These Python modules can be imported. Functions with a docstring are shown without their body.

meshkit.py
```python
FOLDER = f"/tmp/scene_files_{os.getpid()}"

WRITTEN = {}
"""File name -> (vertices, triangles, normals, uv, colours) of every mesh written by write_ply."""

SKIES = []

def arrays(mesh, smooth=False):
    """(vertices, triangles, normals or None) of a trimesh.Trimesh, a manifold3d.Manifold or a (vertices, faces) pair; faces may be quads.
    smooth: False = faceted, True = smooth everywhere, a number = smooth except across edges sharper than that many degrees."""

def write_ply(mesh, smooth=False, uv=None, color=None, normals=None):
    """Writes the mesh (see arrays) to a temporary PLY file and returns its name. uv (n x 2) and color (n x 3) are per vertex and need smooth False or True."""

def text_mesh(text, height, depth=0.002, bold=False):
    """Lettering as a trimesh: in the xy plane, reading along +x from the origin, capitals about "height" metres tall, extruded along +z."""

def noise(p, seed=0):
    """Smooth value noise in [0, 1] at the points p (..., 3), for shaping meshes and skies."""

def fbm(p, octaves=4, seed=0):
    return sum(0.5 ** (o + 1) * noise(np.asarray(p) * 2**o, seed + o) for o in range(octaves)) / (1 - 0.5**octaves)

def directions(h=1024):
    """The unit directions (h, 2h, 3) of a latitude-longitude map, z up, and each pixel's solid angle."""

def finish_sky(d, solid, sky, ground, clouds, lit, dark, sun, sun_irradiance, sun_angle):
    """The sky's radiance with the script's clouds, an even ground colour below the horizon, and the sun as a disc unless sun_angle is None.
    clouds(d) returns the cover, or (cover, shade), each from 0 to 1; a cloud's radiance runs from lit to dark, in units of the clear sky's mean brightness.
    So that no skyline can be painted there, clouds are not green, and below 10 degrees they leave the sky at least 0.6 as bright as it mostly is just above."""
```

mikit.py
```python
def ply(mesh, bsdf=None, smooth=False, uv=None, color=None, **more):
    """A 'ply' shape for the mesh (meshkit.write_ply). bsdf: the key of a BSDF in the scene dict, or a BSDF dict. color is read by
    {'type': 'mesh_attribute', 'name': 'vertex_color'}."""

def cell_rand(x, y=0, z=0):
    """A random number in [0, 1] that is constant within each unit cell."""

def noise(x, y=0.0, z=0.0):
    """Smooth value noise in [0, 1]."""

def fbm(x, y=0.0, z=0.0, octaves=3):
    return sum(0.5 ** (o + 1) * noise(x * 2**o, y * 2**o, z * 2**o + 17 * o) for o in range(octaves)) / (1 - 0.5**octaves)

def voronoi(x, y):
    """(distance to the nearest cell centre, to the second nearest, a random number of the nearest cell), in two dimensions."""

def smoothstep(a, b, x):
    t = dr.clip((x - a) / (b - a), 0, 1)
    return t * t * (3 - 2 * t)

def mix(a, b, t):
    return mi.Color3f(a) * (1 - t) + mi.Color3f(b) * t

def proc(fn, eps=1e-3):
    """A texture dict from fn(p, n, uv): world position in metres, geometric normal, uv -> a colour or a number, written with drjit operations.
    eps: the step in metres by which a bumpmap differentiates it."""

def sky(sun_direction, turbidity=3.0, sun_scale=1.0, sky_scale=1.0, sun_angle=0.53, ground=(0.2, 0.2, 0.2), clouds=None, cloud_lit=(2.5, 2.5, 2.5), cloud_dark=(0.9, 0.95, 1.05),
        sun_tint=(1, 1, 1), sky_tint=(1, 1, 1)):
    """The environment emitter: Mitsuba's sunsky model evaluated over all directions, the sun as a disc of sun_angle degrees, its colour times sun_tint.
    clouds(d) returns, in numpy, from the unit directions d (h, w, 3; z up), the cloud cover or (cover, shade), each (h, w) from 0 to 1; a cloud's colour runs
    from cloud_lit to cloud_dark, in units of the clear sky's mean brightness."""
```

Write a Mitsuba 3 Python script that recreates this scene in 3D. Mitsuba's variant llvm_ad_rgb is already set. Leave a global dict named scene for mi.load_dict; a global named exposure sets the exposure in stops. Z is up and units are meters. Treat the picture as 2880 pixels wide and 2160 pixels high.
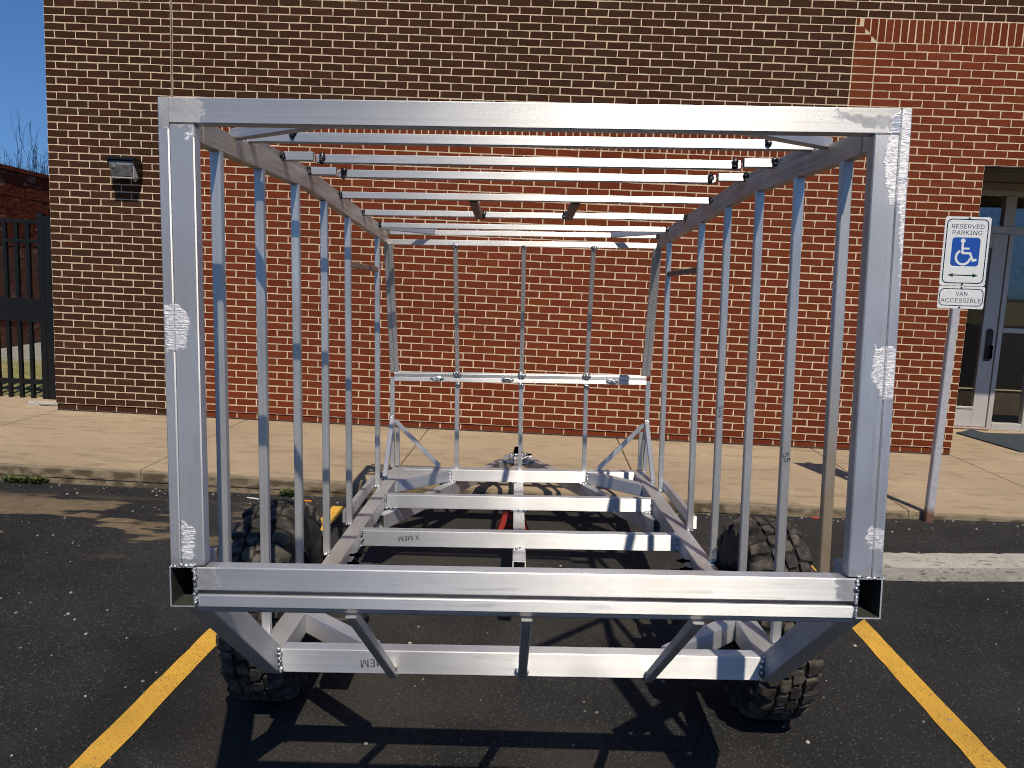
import math, random
import numpy as np, trimesh, mitsuba as mi, drjit as dr
import mikit, meshkit
from mikit import noise, fbm, voronoi, cell_rand, smoothstep, mix
from shapely.geometry import Polygon, Point, box as sbox, LineString
from shapely.ops import unary_union
T = mi.ScalarTransform4f
rng = random.Random(7); nrng = np.random.default_rng(7)
scene, labels = {}, {}

# ------------------------------------------------------------------ camera, sky, exposure
CAM = np.array([4.8134, -7.7194, 1.5167]); PITCH, YAW, ROLL = .13279, -.03391, -.04425
def cam_axes():
    f = np.array([math.sin(YAW), math.cos(YAW), 0]); r = np.array([math.cos(YAW), -math.sin(YAW), 0])
    f2 = f*math.cos(PITCH) + np.array([0, 0, -1])*math.sin(PITCH); d = np.cross(f2, r)
    return math.cos(ROLL)*r + math.sin(ROLL)*d, -math.sin(ROLL)*r + math.cos(ROLL)*d, f2
_r, _d, _f = cam_axes()
m4 = np.eye(4); m4[:3, 0], m4[:3, 1], m4[:3, 2], m4[:3, 3] = -_r, -_d, _f, CAM
scene['camera'] = dict(type='perspective', fov=math.degrees(2*math.atan(1440/2250)), fov_axis='x', near_clip=.05, far_clip=2000., to_world=T(m4))
scene['sky'] = mikit.sky((.19, -.72, 1.0), turbidity=2.6, sky_scale=.70, sun_tint=(.95, 1.0, 1.07), ground=(.09, .09, .085), sky_tint=(.64, .97, 1.36))
exposure = 1.5

# ------------------------------------------------------------------ helpers
def ref(k): return dict(type='ref', id=k)
def num(name):
    if name not in scene and name not in labels: return name
    i = 1
    while f'{name}_{i:03d}' in scene or f'{name}_{i:03d}' in labels: i += 1
    return f'{name}_{i:03d}'
def put(name, mesh, mat, parent=None, smooth=False, uv=None, color=None, **kw):
    key = num((parent + '__' if parent else '') + name)
    scene[key] = mikit.ply(mesh, mat, smooth=smooth, uv=uv, color=color, **kw)
    return key
def tag(key, label, cat=None, group=None, kind=None):
    d = labels.setdefault(key, {})
    if label: d['label'] = label
    if cat: d['category'] = cat
    if group: d['group'] = group
    if kind: d['kind'] = kind
    return key
def cat(ms): return trimesh.util.concatenate([m if isinstance(m, trimesh.Trimesh) else trimesh.Trimesh(*m, process=False) for m in ms])
def bx(x0, x1, y0, y1, z0, z1, c=0.0):
    """box, chamfered by c"""
    if c <= 0:
        m = trimesh.creation.box((x1-x0, y1-y0, z1-z0)); m.apply_translation(((x0+x1)/2, (y0+y1)/2, (z0+z1)/2)); return m
    pts = []
    for sx in (0, 1):
        for sy in (0, 1):
            for sz in (0, 1):
                X, Y, Z = (x0, x1)[sx], (y0, y1)[sy], (z0, z1)[sz]; dx, dy, dz = (c, -c)[sx], (c, -c)[sy], (c, -c)[sz]
                pts += [(X, Y+dy, Z+dz), (X+dx, Y, Z+dz), (X+dx, Y+dy, Z)]
    return trimesh.convex.convex_hull(np.array(pts))
def unit(v): v = np.asarray(v, float); return v/np.linalg.norm(v)
def frame(p0, p1, up):
    ax = unit(np.subtract(p1, p0)); u = np.asarray(up, float); u = np.array([0, 1., 0]) if abs(ax @ u) > .999 else u; u = unit(u - ax*np.dot(u, ax)); return ax, np.cross(ax, u), u
def tube(p0, p1, w, h, up=(0, 0, 1), c=.0025, hollow=0, cut0=None, cut1=None):
    """rectangular tube from p0 to p1, w across, h along up; flat shaded with uv = (metres along, metres round). returns (V, F, UV)"""
    p0, p1 = np.asarray(p0, float), np.asarray(p1, float)
    ax, s, u = frame(p0, p1, up); L = np.linalg.norm(p1-p0)
    a, b = w/2, h/2
    prof = [(a, -b+c), (a, b-c), (a-c, b), (-a+c, b), (-a, b-c), (-a, -b+c), (-a+c, -b), (a-c, -b)]
    V, F, UV, per = [], [], [], rng.random()*50
    for i in range(8):
        q0, q1 = prof[i], prof[(i+1) % 8]; ln = math.dist(q0, q1); n = len(V)
        for e, P in ((0, p0), (1, p1)):
            for q, dv in ((q0, 0), (q1, ln)):
                V.append(P + s*q[0] + u*q[1]); UV.append((e*L + per*3, per + dv))
        F += [(n, n+1, n+2), (n+1, n+3, n+2)]; per += ln
    if not hollow:
        for e, P in ((0, p0), (1, p1)):
            n = len(V)
            for q in prof: V.append(P + s*q[0] + u*q[1]); UV.append((per+q[0], per+q[1]))
            F += [(n, n+i+1, n+i) if e == 0 else (n, n+i, n+i+1) for i in range(1, 7)]
    else:
        t = hollow; a2, b2 = a-t, b-t; inn = [(a2, -b2), (a2, b2), (-a2, b2), (-a2, -b2)]; out = [(a, -b), (a, b), (-a, b), (-a, -b)]
        for i in range(4):
            q0, q1 = inn[i], inn[(i+1) % 4]; n = len(V)
            for e, P in ((0, p0), (1, p1)):
                for q in (q0, q1): V.append(P + s*q[0] + u*q[1]); UV.append((e*L, per + (q is q1)*math.dist(q0, q1)))
            F += [(n, n+2, n+1), (n+1, n+2, n+3)]
            for e, P in ((0, p0), (1, p1)):
                n = len(V)
                for q in (inn[i], inn[(i+1) % 4], out[(i+1) % 4], out[i]): V.append(P + s*q[0] + u*q[1]); UV.append((per+q[0], per+q[1]))
                F += [(n, n+1, n+2), (n, n+2, n+3)] if e == 0 else [(n, n+2, n+1), (n, n+3, n+2)]
    V, F = np.array(V), np.array(F); at = (V-p0) @ ax
    for e, cut in ((0, cut0), (1, cut1)):
        if cut is not None:
            o, n_ = np.asarray(cut[0], float), np.asarray(cut[1], float); sel = np.abs(at-e*L) < 1e-6; V[sel] += ax*(((o-V[sel]) @ n_)/(ax @ n_))[:, None]
    # make outward: the side quads are built consistently; flip everything if the first face points inward
    mid = (p0+p1)/2; n0 = np.cross(V[F[0, 1]]-V[F[0, 0]], V[F[0, 2]]-V[F[0, 0]])
    if np.dot(n0, V[F[0]].mean(0)-mid - ax*np.dot(V[F[0]].mean(0)-mid, ax)) < 0: F[:16] = F[:16, ::-1]
    return V, F, np.array(UV)
def join(ts):
    V, F, U, n = [], [], [], 0
    for v, f, u in ts: V.append(v); F.append(f+n); U.append(u); n += len(v)
    return np.vstack(V), np.vstack(F), np.vstack(U)
def extr(poly, depth):
    return cat([trimesh.creation.extrude_polygon(g, depth, engine='earcut') for g in getattr(poly, 'geoms', [poly])])
def cyl(p0, p1, r, n=16, r2=None):
    p0, p1 = np.asarray(p0, float), np.asarray(p1, float); ax, s, u = frame(p0, p1, (0.13, .31, .94))
    a = np.arange(n)*2*np.pi/n; ring = np.cos(a)[:, None]*s + np.sin(a)[:, None]*u; r2 = r if r2 is None else r2
    V = np.vstack([p0+ring*r, p1+ring*r2, [p0], [p1]]); i = np.arange(n); j = (i+1) % n
    F = np.vstack([np.stack([i, j, j+n], 1), np.stack([i, j+n, i+n], 1), np.stack([j, i, i*0+2*n], 1), np.stack([i+n, j+n, i*0+2*n+1], 1)])
    m = trimesh.Trimesh(V, F, process=False); trimesh.repair.fix_normals(m) if n < 3 else None
    return m
def lump(p, r, seed, sq=(1, 1, 1), sub=2, amp=.35):
    m = trimesh.creation.icosphere(subdivisions=sub, radius=1.0); v = m.vertices
    k = 1 + amp*(meshkit.noise(v*2.1 + seed*3.7)[:, None]-.5)*2
    m.vertices = v*k*np.asarray(sq)*r + np.asarray(p); return m

# ------------------------------------------------------------------ trailer pose (its own x right, y forward, z up; origin at the rear frame's foot)
TP = np.array([4.8065, -5.9209, .7339]); _a, _b, _c = .03364, -.02857, -.02895
def _rot(ax, t):
    c, s = math.cos(t), math.sin(t)
    return np.array({'x': [[1, 0, 0], [0, c, -s], [0, s, c]], 'y': [[c, 0, s], [0, 1, 0], [-s, 0, c]], 'z': [[c, -s, 0], [s, c, 0], [0, 0, 1]]}[ax])
TM = _rot('y', _c) @ _rot('x', _b) @ _rot('z', _a)
def loc2w(p): return np.asarray(p, float) @ TM.T + TP
def local(p):
    """world point -> trailer coordinates, for materials"""
    q = [p.x-float(TP[0]), p.y-float(TP[1]), p.z-float(TP[2])]
    return [sum(float(TM[i, k])*q[i] for i in range(3)) for k in range(3)]
def zA(x, y=-2.1): return np.interp(x, [-40, 2.6, 3.5, 6.0, 7.0, 7.7, 8.4, 40], [-.138, -.138, -.127, -.107, -.08, -.052, -.039, -.039]) + .013*np.minimum(0, np.asarray(y)+2.1)

# ------------------------------------------------------------------ materials
def prin(base, rough=.6, **k): return dict(type='principled', base_color=base if isinstance(base, dict) else dict(type='rgb', value=list(base)), roughness=rough, **k)
def bump(b, fn, scale, eps=1e-3): return dict(type='bumpmap', arbitrary=mikit.proc(fn, eps), scale=scale, nested=b)
def two(b): return dict(type='twosided', bsdf=b)
B = .2032; C = B/3*1.03; MJ = .0106

def alu_tone(p, n, uv):
    s = fbm(uv.x*.9, uv.y*240, 3.1, 2); m = fbm(p.x*4+3, p.y*4, p.z*4, 3); sc = noise(uv.x*22, uv.y*700, 7)
    t = .66 + .13*(s-.5) + .34*(m-.5)
    t = t + .30*smoothstep(.95, .99, sc)*smoothstep(.52, .72, fbm(uv.x*5, uv.y*20, 9, 2)) - .14*smoothstep(.80, .90, noise(uv.x*11, uv.y*160, 5))*smoothstep(.5, .7, m)
    dirt = smoothstep(.60, .82, fbm(p.x*3.1, p.y*3.1+8, p.z*3.1, 3))
    return mix((1, 1, 1), (.74, .68, .60), dirt*.6) * mi.Color3f(.965*t, .985*t, 1.01*t)
def alu_rough(p, n, uv): return .60 + .16*(fbm(p.x*7, p.y*7, p.z*7+2, 2)-.5)
def metal(tone, along=.12, across=None, dif=.42):
    across = across or mikit.proc(alu_rough)
    return dict(type='blendbsdf', weight=dif, a=dict(type='roughconductor', material='none', alpha_u=along if isinstance(along, float) else mikit.proc(along), alpha_v=across, specular_reflectance=mikit.proc(tone)),
                b=dict(type='diffuse', reflectance=mikit.proc(lambda p, n, uv: tone(p, n, uv)*.86)))
scene['aluminium'] = two(metal(alu_tone))
def stain_tone(p, n, uv):
    X, Y, Z = local(p); k = smoothstep(.62, .1, Z + .5*(fbm(p.x*9, p.y*9, p.z*7, 3)-.5))
    return mix(alu_tone(p, n, uv), mix((.40, .24, .09), (.62, .50, .30), fbm(p.x*14, p.y*14, p.z*9, 3)), k*.85)
scene['aluminium_stained'] = two(metal(stain_tone, .3))

def poly_mask(x, z, pts, soft=.006):
    w = 1.0
    for (x0, z0), (x1, z1) in zip(pts, pts[1:]+pts[:1]):
        L = math.hypot(x1-x0, z1-z0); d = ((x-x0)*(z1-z0) - (z-z0)*(x1-x0))/L
        w = w*smoothstep(-soft, soft, d)
    return w
def cw(pts):
    a = sum(p[0]*q[1]-q[0]*p[1] for p, q in zip(pts, pts[1:]+pts[:1])); return pts if a < 0 else pts[::-1]
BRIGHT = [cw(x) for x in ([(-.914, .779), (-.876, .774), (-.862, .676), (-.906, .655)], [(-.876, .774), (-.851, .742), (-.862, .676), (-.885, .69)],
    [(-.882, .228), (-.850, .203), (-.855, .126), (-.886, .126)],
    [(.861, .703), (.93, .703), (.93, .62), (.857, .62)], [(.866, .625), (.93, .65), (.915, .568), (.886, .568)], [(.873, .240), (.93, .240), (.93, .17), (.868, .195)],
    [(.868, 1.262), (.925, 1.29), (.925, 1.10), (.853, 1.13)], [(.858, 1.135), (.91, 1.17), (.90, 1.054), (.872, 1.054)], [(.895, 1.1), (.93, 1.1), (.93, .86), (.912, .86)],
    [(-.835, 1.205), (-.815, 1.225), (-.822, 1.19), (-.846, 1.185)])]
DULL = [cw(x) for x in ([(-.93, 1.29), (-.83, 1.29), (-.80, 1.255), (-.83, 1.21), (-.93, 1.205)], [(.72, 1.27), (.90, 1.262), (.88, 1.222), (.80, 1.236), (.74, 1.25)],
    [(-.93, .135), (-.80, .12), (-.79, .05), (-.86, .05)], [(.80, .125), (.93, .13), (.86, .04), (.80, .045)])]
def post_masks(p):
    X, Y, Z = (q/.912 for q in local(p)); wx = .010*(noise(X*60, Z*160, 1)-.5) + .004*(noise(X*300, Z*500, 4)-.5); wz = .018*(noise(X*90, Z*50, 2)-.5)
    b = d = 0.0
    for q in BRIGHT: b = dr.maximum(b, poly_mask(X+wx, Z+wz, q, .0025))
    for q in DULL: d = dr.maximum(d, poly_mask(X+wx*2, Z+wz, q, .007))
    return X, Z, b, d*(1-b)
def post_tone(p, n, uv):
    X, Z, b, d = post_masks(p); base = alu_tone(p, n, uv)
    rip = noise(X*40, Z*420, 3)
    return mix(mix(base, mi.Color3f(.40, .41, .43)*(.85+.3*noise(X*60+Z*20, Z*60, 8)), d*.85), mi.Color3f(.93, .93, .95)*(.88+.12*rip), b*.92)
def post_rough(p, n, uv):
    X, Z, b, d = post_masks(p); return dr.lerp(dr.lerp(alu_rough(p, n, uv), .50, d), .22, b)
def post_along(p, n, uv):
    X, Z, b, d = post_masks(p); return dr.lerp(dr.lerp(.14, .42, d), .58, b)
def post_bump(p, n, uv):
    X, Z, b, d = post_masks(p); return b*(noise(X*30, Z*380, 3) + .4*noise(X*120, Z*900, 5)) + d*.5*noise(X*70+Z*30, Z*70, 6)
scene['aluminium_rear'] = two(bump(metal(post_tone, post_along, mikit.proc(post_rough)), post_bump, .0006, 4e-4))
scene['tube_inside_shade'] = two(prin((.050, .056, .046), .55, metallic=.3))  # bare metal inside; base colour darkened to stand for deep tube shade
scene['aluminium_dirty'] = two(prin(mikit.proc(lambda p, n, uv: mix((.40, .34, .29), (.60, .57, .54), fbm(p.x*9, p.y*9, p.z*9, 3))*(.8+.4*noise(uv.x*4, uv.y*200))), .55, metallic=.75))
scene['bracket_brown'] = two(prin(mikit.proc(lambda p, n, uv: mix((.15, .09, .065), (.27, .19, .15), fbm(p.x*14, p.y*14, p.z*14, 3))), .7, metallic=.2))
scene['weld'] = prin(mikit.proc(lambda p, n, uv: mix((.16, .16, .17), (.86, .87, .88), smoothstep(.3, .7, noise(p.x*110, p.y*110, p.z*110)))), .3, metallic=.9)
scene['weld_sooty'] = prin(mikit.proc(lambda p, n, uv: mix((.012, .012, .013), (.30, .30, .31), smoothstep(.45, .9, noise(p.x*130, p.y*130, p.z*130)))), .35, metallic=.6)
scene['marker_ink'] = two(prin((.03, .03, .035), .6))
scene['brass'] = prin((.78, .52, .22), .3, metallic=1.0)
scene['dark_steel'] = two(prin(mikit.proc(lambda p, n, uv: mix((.02, .02, .022), (.06, .055, .05), fbm(p.x*16, p.y*16, p.z*16, 3))), .5, metallic=.4))
scene['rust_steel'] = prin(mikit.proc(lambda p, n, uv: mix((.035, .026, .022), (.13, .075, .05), fbm(p.x*22, p.y*22, p.z*22, 3))), .7, metallic=.3)

def rubber(p, n, uv):
    X, Y, Z = local(p); d = smoothstep(.38, .72, fbm(p.x*24, p.y*24, p.z*24, 3))
    return mix((.012, .012, .0125), (.040, .036, .030), d)
scene['rubber'] = two(prin(mikit.proc(rubber), .75, specular=.35))
scene['tread_rubber'] = prin(mikit.proc(lambda p, n, uv: mix((.024, .022, .020), (.110, .096, .076), smoothstep(.35, .8, fbm(p.x*30, p.y*30+3, p.z*30, 3)))), .8, specular=.3)

def wallvar(p): return fbm(p.x*.7+5, p.z*.7, 2, 3)
def brick_bump(p, n, uv): return fbm(p.x*90, p.z*160, p.y*90, 3)
scene['brick_any'] = bump(prin(dict(type='mesh_attribute', name='vertex_color'),   .9, specular=.08), brick_bump, .0016, 2e-3)
def mortar_c(p, n, uv):
    t = fbm(p.x*26, p.y*26, p.z*26, 3)
    return mix((.55, .43, .285), (.76, .625, .45), t) * (.85 + .3*wallvar(p))
scene['mortar'] = bump(prin(mikit.proc(mortar_c), .95, specular=.1), lambda p, n, uv: fbm(p.x*120, p.z*120, p.y*120, 2), .0015)
scene['joint_sealant'] = prin((.075, .05, .042), .9)

def conc(p, n, uv):
    big = fbm(p.x*.9, p.y*1.6+4, 1, 3); fine = fbm(p.x*9, p.y*34, 2, 3); sp = noise(p.x*160, p.y*160, p.z*160)
    t = .5 + .55*(big-.5) + .38*(fine-.5) + .25*(sp-.5)
    dark = smoothstep(.55, .78, fbm(p.x*4.5, p.y*16.0, 6, 3))*.20
    return mix((.225, .175, .115), (.375, .300, .205), t) * (1-dark)
scene['concrete'] = bump(prin(mikit.proc(conc), .9, specular=.2), lambda p, n, uv: noise(p.x*12, p.y*170, 3)+.6*noise(p.x*240, p.y*240, 5), .0012, 2e-3)
def curb_c(p, n, uv):
    t = fbm(p.x*13, p.z*22, 1, 4); top = smoothstep(-.035, -.012, p.z)
    return mix(mix((.10, .080, .052), (.27, .215, .145), smoothstep(.3, .72, t)), (.38, .315, .22), top*.8)
scene['curb_concrete'] = bump(prin(mikit.proc(curb_c), .95, specular=.1), lambda p, n, uv: fbm(p.x*70, p.z*70, 2, 3), .004, 2e-3)
def stop_c(p, n, uv):
    t = fbm(p.x*9, p.y*20, p.z*20, 4); chips = smoothstep(.66, .74, fbm(p.x*24, p.y*60, p.z*60, 2))
    return mix((.27, .255, .225), (.42, .40, .355), t)*(1-.45*chips)
scene['stop_concrete'] = two(bump(prin(mikit.proc(stop_c), .9, specular=.2), lambda p, n, uv: fbm(p.x*50, p.y*50, p.z*50, 3), .006, 2e-3))
def asph(p, n, uv):
    big = fbm(p.x*.55+2, p.y*.55, 0, 3); mid = fbm(p.x*5, p.y*5, 3, 3); g = noise(p.x*230, p.y*230, 1)
    f1, f2, r = voronoi(p.x*95, p.y*95)
    t = .020 + .026*(big-.3) + .018*(mid-.5) + .020*(g-.5)
    c = mi.Color3f(.96, 1.0, 1.0)*dr.maximum(t*.62, .005)
    stone = smoothstep(.42, .22, f1)*smoothstep(.80, .90, r)
    c = c + mi.Color3f(.050, .046, .039)*stone*(.5+noise(p.x*40, p.y*40, 8))
    f1b, _, rb = voronoi(p.x*22, p.y*22)
    c = c + mi.Color3f(.20, .20, .19)*smoothstep(.10, .05, f1b)*smoothstep(.985, .995, rb)*.6
    # dried mud washed out beside the kerb
    w = .55*fbm(p.x*1.6+1, p.y*5+.6, 4, 4) + .45*fbm(p.x*4.2+7, p.y*12, 2, 3)
    zone = smoothstep(-3.55, -3.05, p.y)*smoothstep(-2.28, -2.55, p.y)*smoothstep(3.5, 2.6, p.x)*smoothstep(-1.0, .6, p.x)
    c = mix(c, mi.Color3f(.150, .112, .070)*(.7+.6*fbm(p.x*20, p.y*20, 9, 2)), smoothstep(.50, .56, w)*zone*.8)
    # browner worn bay under the trailer
    bay = smoothstep(3.4, 3.9, p.x)*smoothstep(6.5, 5.6, p.x)*smoothstep(-1.9, -3.0, p.y)
    c = mix(c, mi.Color3f(.046, .040, .031)*(.65+.7*g), bay*.45*smoothstep(.35, .65, fbm(p.x*1.3, p.y*1.3, 5, 3)))
    oil = smoothstep(.68, .8, fbm(p.x*.9+9, p.y*.9, 7, 3))
    return c*(1-.4*oil)
def asph_b(p, n, uv): return noise(p.x*140, p.y*140, 1) + .6*noise(p.x*300, p.y*300, 2)
scene['asphalt_mat'] = bump(prin(mikit.proc(asph), .82, specular=.35), asph_b, .0035, 1.5e-3)
def paint_c(p, n, uv):
    w = smoothstep(.66, .80, noise(p.x*330, p.y*330, 1)*.75 + .25*fbm(p.x*14, p.y*14, 3, 3))
    return mix(mi.Color3f(.60, .345, .05)*(.8+.35*fbm(p.x*6, p.y*6, 2, 3)), (.07, .06, .04), w*.75)
scene['yellow_paint'] = bump(prin(mikit.proc(paint_c), .7, specular=.3), asph_b, .0022, 1.5e-3)
scene['grass_ground'] = prin(mikit.proc(lambda p, n, uv: mix((.10, .10, .035), (.25, .21, .10), fbm(p.x*5, p.y*5, 1, 4))), .95)
scene['yard_mat'] = prin(mikit.proc(lambda p, n, uv: mix((.22, .22, .21), mix((.09, .12, .03), (.30, .25, .11), fbm(p.x*8, p.y*8, 1, 4)), smoothstep(4.2, 3.2, p.y))), .95)
scene['gate_black'] = prin((.006, .007, .007), .42, specular=.4)
def blk(p, n, uv):
    t = fbm(p.y*9, p.z*9, p.x*9, 4); return mix((.055, .014, .008), (.16, .040, .020), t) + mi.Color3f(.10, .09, .085)*smoothstep(.70, .78, fbm(p.y*4, p.z*14, 3, 3))
scene['split_block'] = bump(prin(mikit.proc(blk), .95, specular=.1), lambda p, n, uv: fbm(p.y*24, p.z*24, p.x*24, 4), .03, 4e-3)
scene['block_mortar'] = prin((.10, .05, .035), .95)
scene['bark'] = prin((.23, .21, .21), .9)
scene['lamp_black'] = prin((.008, .008, .009), .35, specular=.5)
scene['lamp_glass'] = prin(mikit.proc(lambda p, n, uv: mix((.10, .10, .095), (.21, .205, .19), noise(p.x*40, p.z*40, 1))), .12, specular=.9, clearcoat=1.0)
scene['lamp_reflector'] = prin((.85, .84, .78), .15, metallic=1.0)
scene['sign_white'] = two(prin(mikit.proc(lambda p, n, uv: mix((.70, .72, .72), (.76, .78, .78), fbm(p.x*20, p.z*20, 1, 2))), .35, clearcoat=.3))
scene['sign_navy'] = prin((.018, .035, .065), .4); scene['sign_blue'] = prin((.012, .075, .38), .35, clearcoat=.3); scene['sign_green'] = prin((.012, .05, .035), .4)
scene['galvanised'] = prin(mikit.proc(lambda p, n, uv: mix(mix((.46, .46, .48), (.60, .60, .62), fbm(p.x*40, p.y*40, p.z*40, 2)), (.20, .11, .07), smoothstep(.08, .0, p.z+.02*noise(p.x*60, p.z*60)))), .55, metallic=.35)
scene['storefront'] = prin(mikit.proc(lambda p, n, uv: mix((.50, .485, .455), (.56, .545, .515), fbm(p.x*30, p.z*8, 1, 2))), .5, metallic=.3)
scene['panel_grey'] = prin((.30, .28, .22), .6)
scene['pane'] = dict(type='thindielectric', int_ior=1.52)
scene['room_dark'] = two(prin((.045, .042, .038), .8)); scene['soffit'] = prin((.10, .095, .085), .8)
scene['mat_fabric'] = bump(prin(mikit.proc(lambda p, n, uv: mix((.034, .044, .054), (.058, .070, .082), fbm(p.x*30, p.y*30, 2, 2))), .95, specular=.1), lambda p, n, uv: noise(p.x*220, p.y*220, 1), .003)
scene['jack_red'] = prin(mikit.proc(lambda p, n, uv: mix((.22, .018, .012), (.34, .03, .02), fbm(p.x*20, p.y*20, p.z*20, 2))), .45); scene['label_yellow'] = prin((.75, .50, .04), .5)
scene['leaf'] = two(prin(mikit.proc(lambda p, n, uv: mix((.035, .06, .012), (.13, .16, .04), noise(p.x*60, p.y*60, p.z*60))), .7))
scene['plastic_white'] = prin((.8, .8, .78), .4); scene['plastic_orange'] = prin((.85, .28, .01), .4); scene['plastic_red'] = prin((.62, .03, .025), .4)
scene['pebble'] = prin(mikit.proc(lambda p, n, uv: mix((.10, .09, .08), (.50, .47, .42), noise(p.x*9, p.y*9, 3))), .9)

# ------------------------------------------------------------------ ground, asphalt, sidewalk
KERB = -2.10
def sheet(xs, ys, zf):
    X, Y = np.meshgrid(xs, ys, indexing='ij'); V = np.stack([X, Y, zf(X, Y)], -1).reshape(-1, 3); n = len(ys); F = []
    for i in range(len(xs)-1):
        for j in range(n-1): a = i*n+j; F += [(a, a+n, a+n+1), (a, a+n+1, a+1)]
    return trimesh.Trimesh(V, np.array(F), process=False)
put('ground', sheet([-600, 600], [-600, 600], lambda x, y: x*0-.60), 'grass_ground'); tag('ground', 'dry grassy land around the car park', kind='structure')
xs = np.r_[-40, np.arange(-6, 16.01, .25), 40]
put('asphalt', sheet(xs, [-45, -20, -8, -6, -4, -3, KERB, KERB+.05], lambda x, y: zA(x, np.maximum(y, -20))), 'asphalt_mat'); tag('asphalt', 'dark speckled asphalt of the car park with a mud stain by the kerb', kind='structure')
def stripe(pts):
    (x0, y0), (x1, y1), w = pts; n = unit([y1-y0, -(x1-x0)])*w/2; V, F = [], []; N = 40
    for i in range(N+1):
        t = i/N; x, y = x0+(x1-x0)*t, y0+(y1-y0)*t; e = [(nrng.random()-.5)*.006 for _ in range(2)]
        for s, k in ((-1, e[0]), (1, e[1])): X = x+n[0]*s+k; V.append((X, y+n[1]*s, zA(X, y)+.004))
    for i in range(N): F += [(2*i, 2*i+1, 2*i+3), (2*i, 2*i+3, 2*i+2)]
    V = np.array(V); F = np.array(F)
    if np.cross(V[F[0, 1]]-V[F[0, 0]], V[F[0, 2]]-V[F[0, 0]])[2] < 0: F = F[:, ::-1]
    return trimesh.Trimesh(V, F, process=False)
k = put('parking_stripe', stripe(((3.325, -6.4), (3.466, -2.325), .104)), 'yellow_paint'); tag(k, 'yellow painted bay line on the asphalt left of the trailer', kind='structure')
k = put('parking_stripe', stripe(((6.505, -6.4), (6.435, -2.9), .104)), 'yellow_paint'); tag(k, 'yellow painted bay line on the asphalt right of the trailer', kind='structure')
labels['sidewalk'] = dict(label='tan concrete walk in slabs along the foot of the brick wall', kind='structure')
joints = [-5.6, -3.7, -1.83, .035, 1.93, 3.745, 5.60, 7.475, 8.81, 10.7, 12.6, 14.5]
def slab(x0, x1, y0, y1):
    return bx(x0+.004, x1-.004, y0, y1, -.09, 0, .006)
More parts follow.
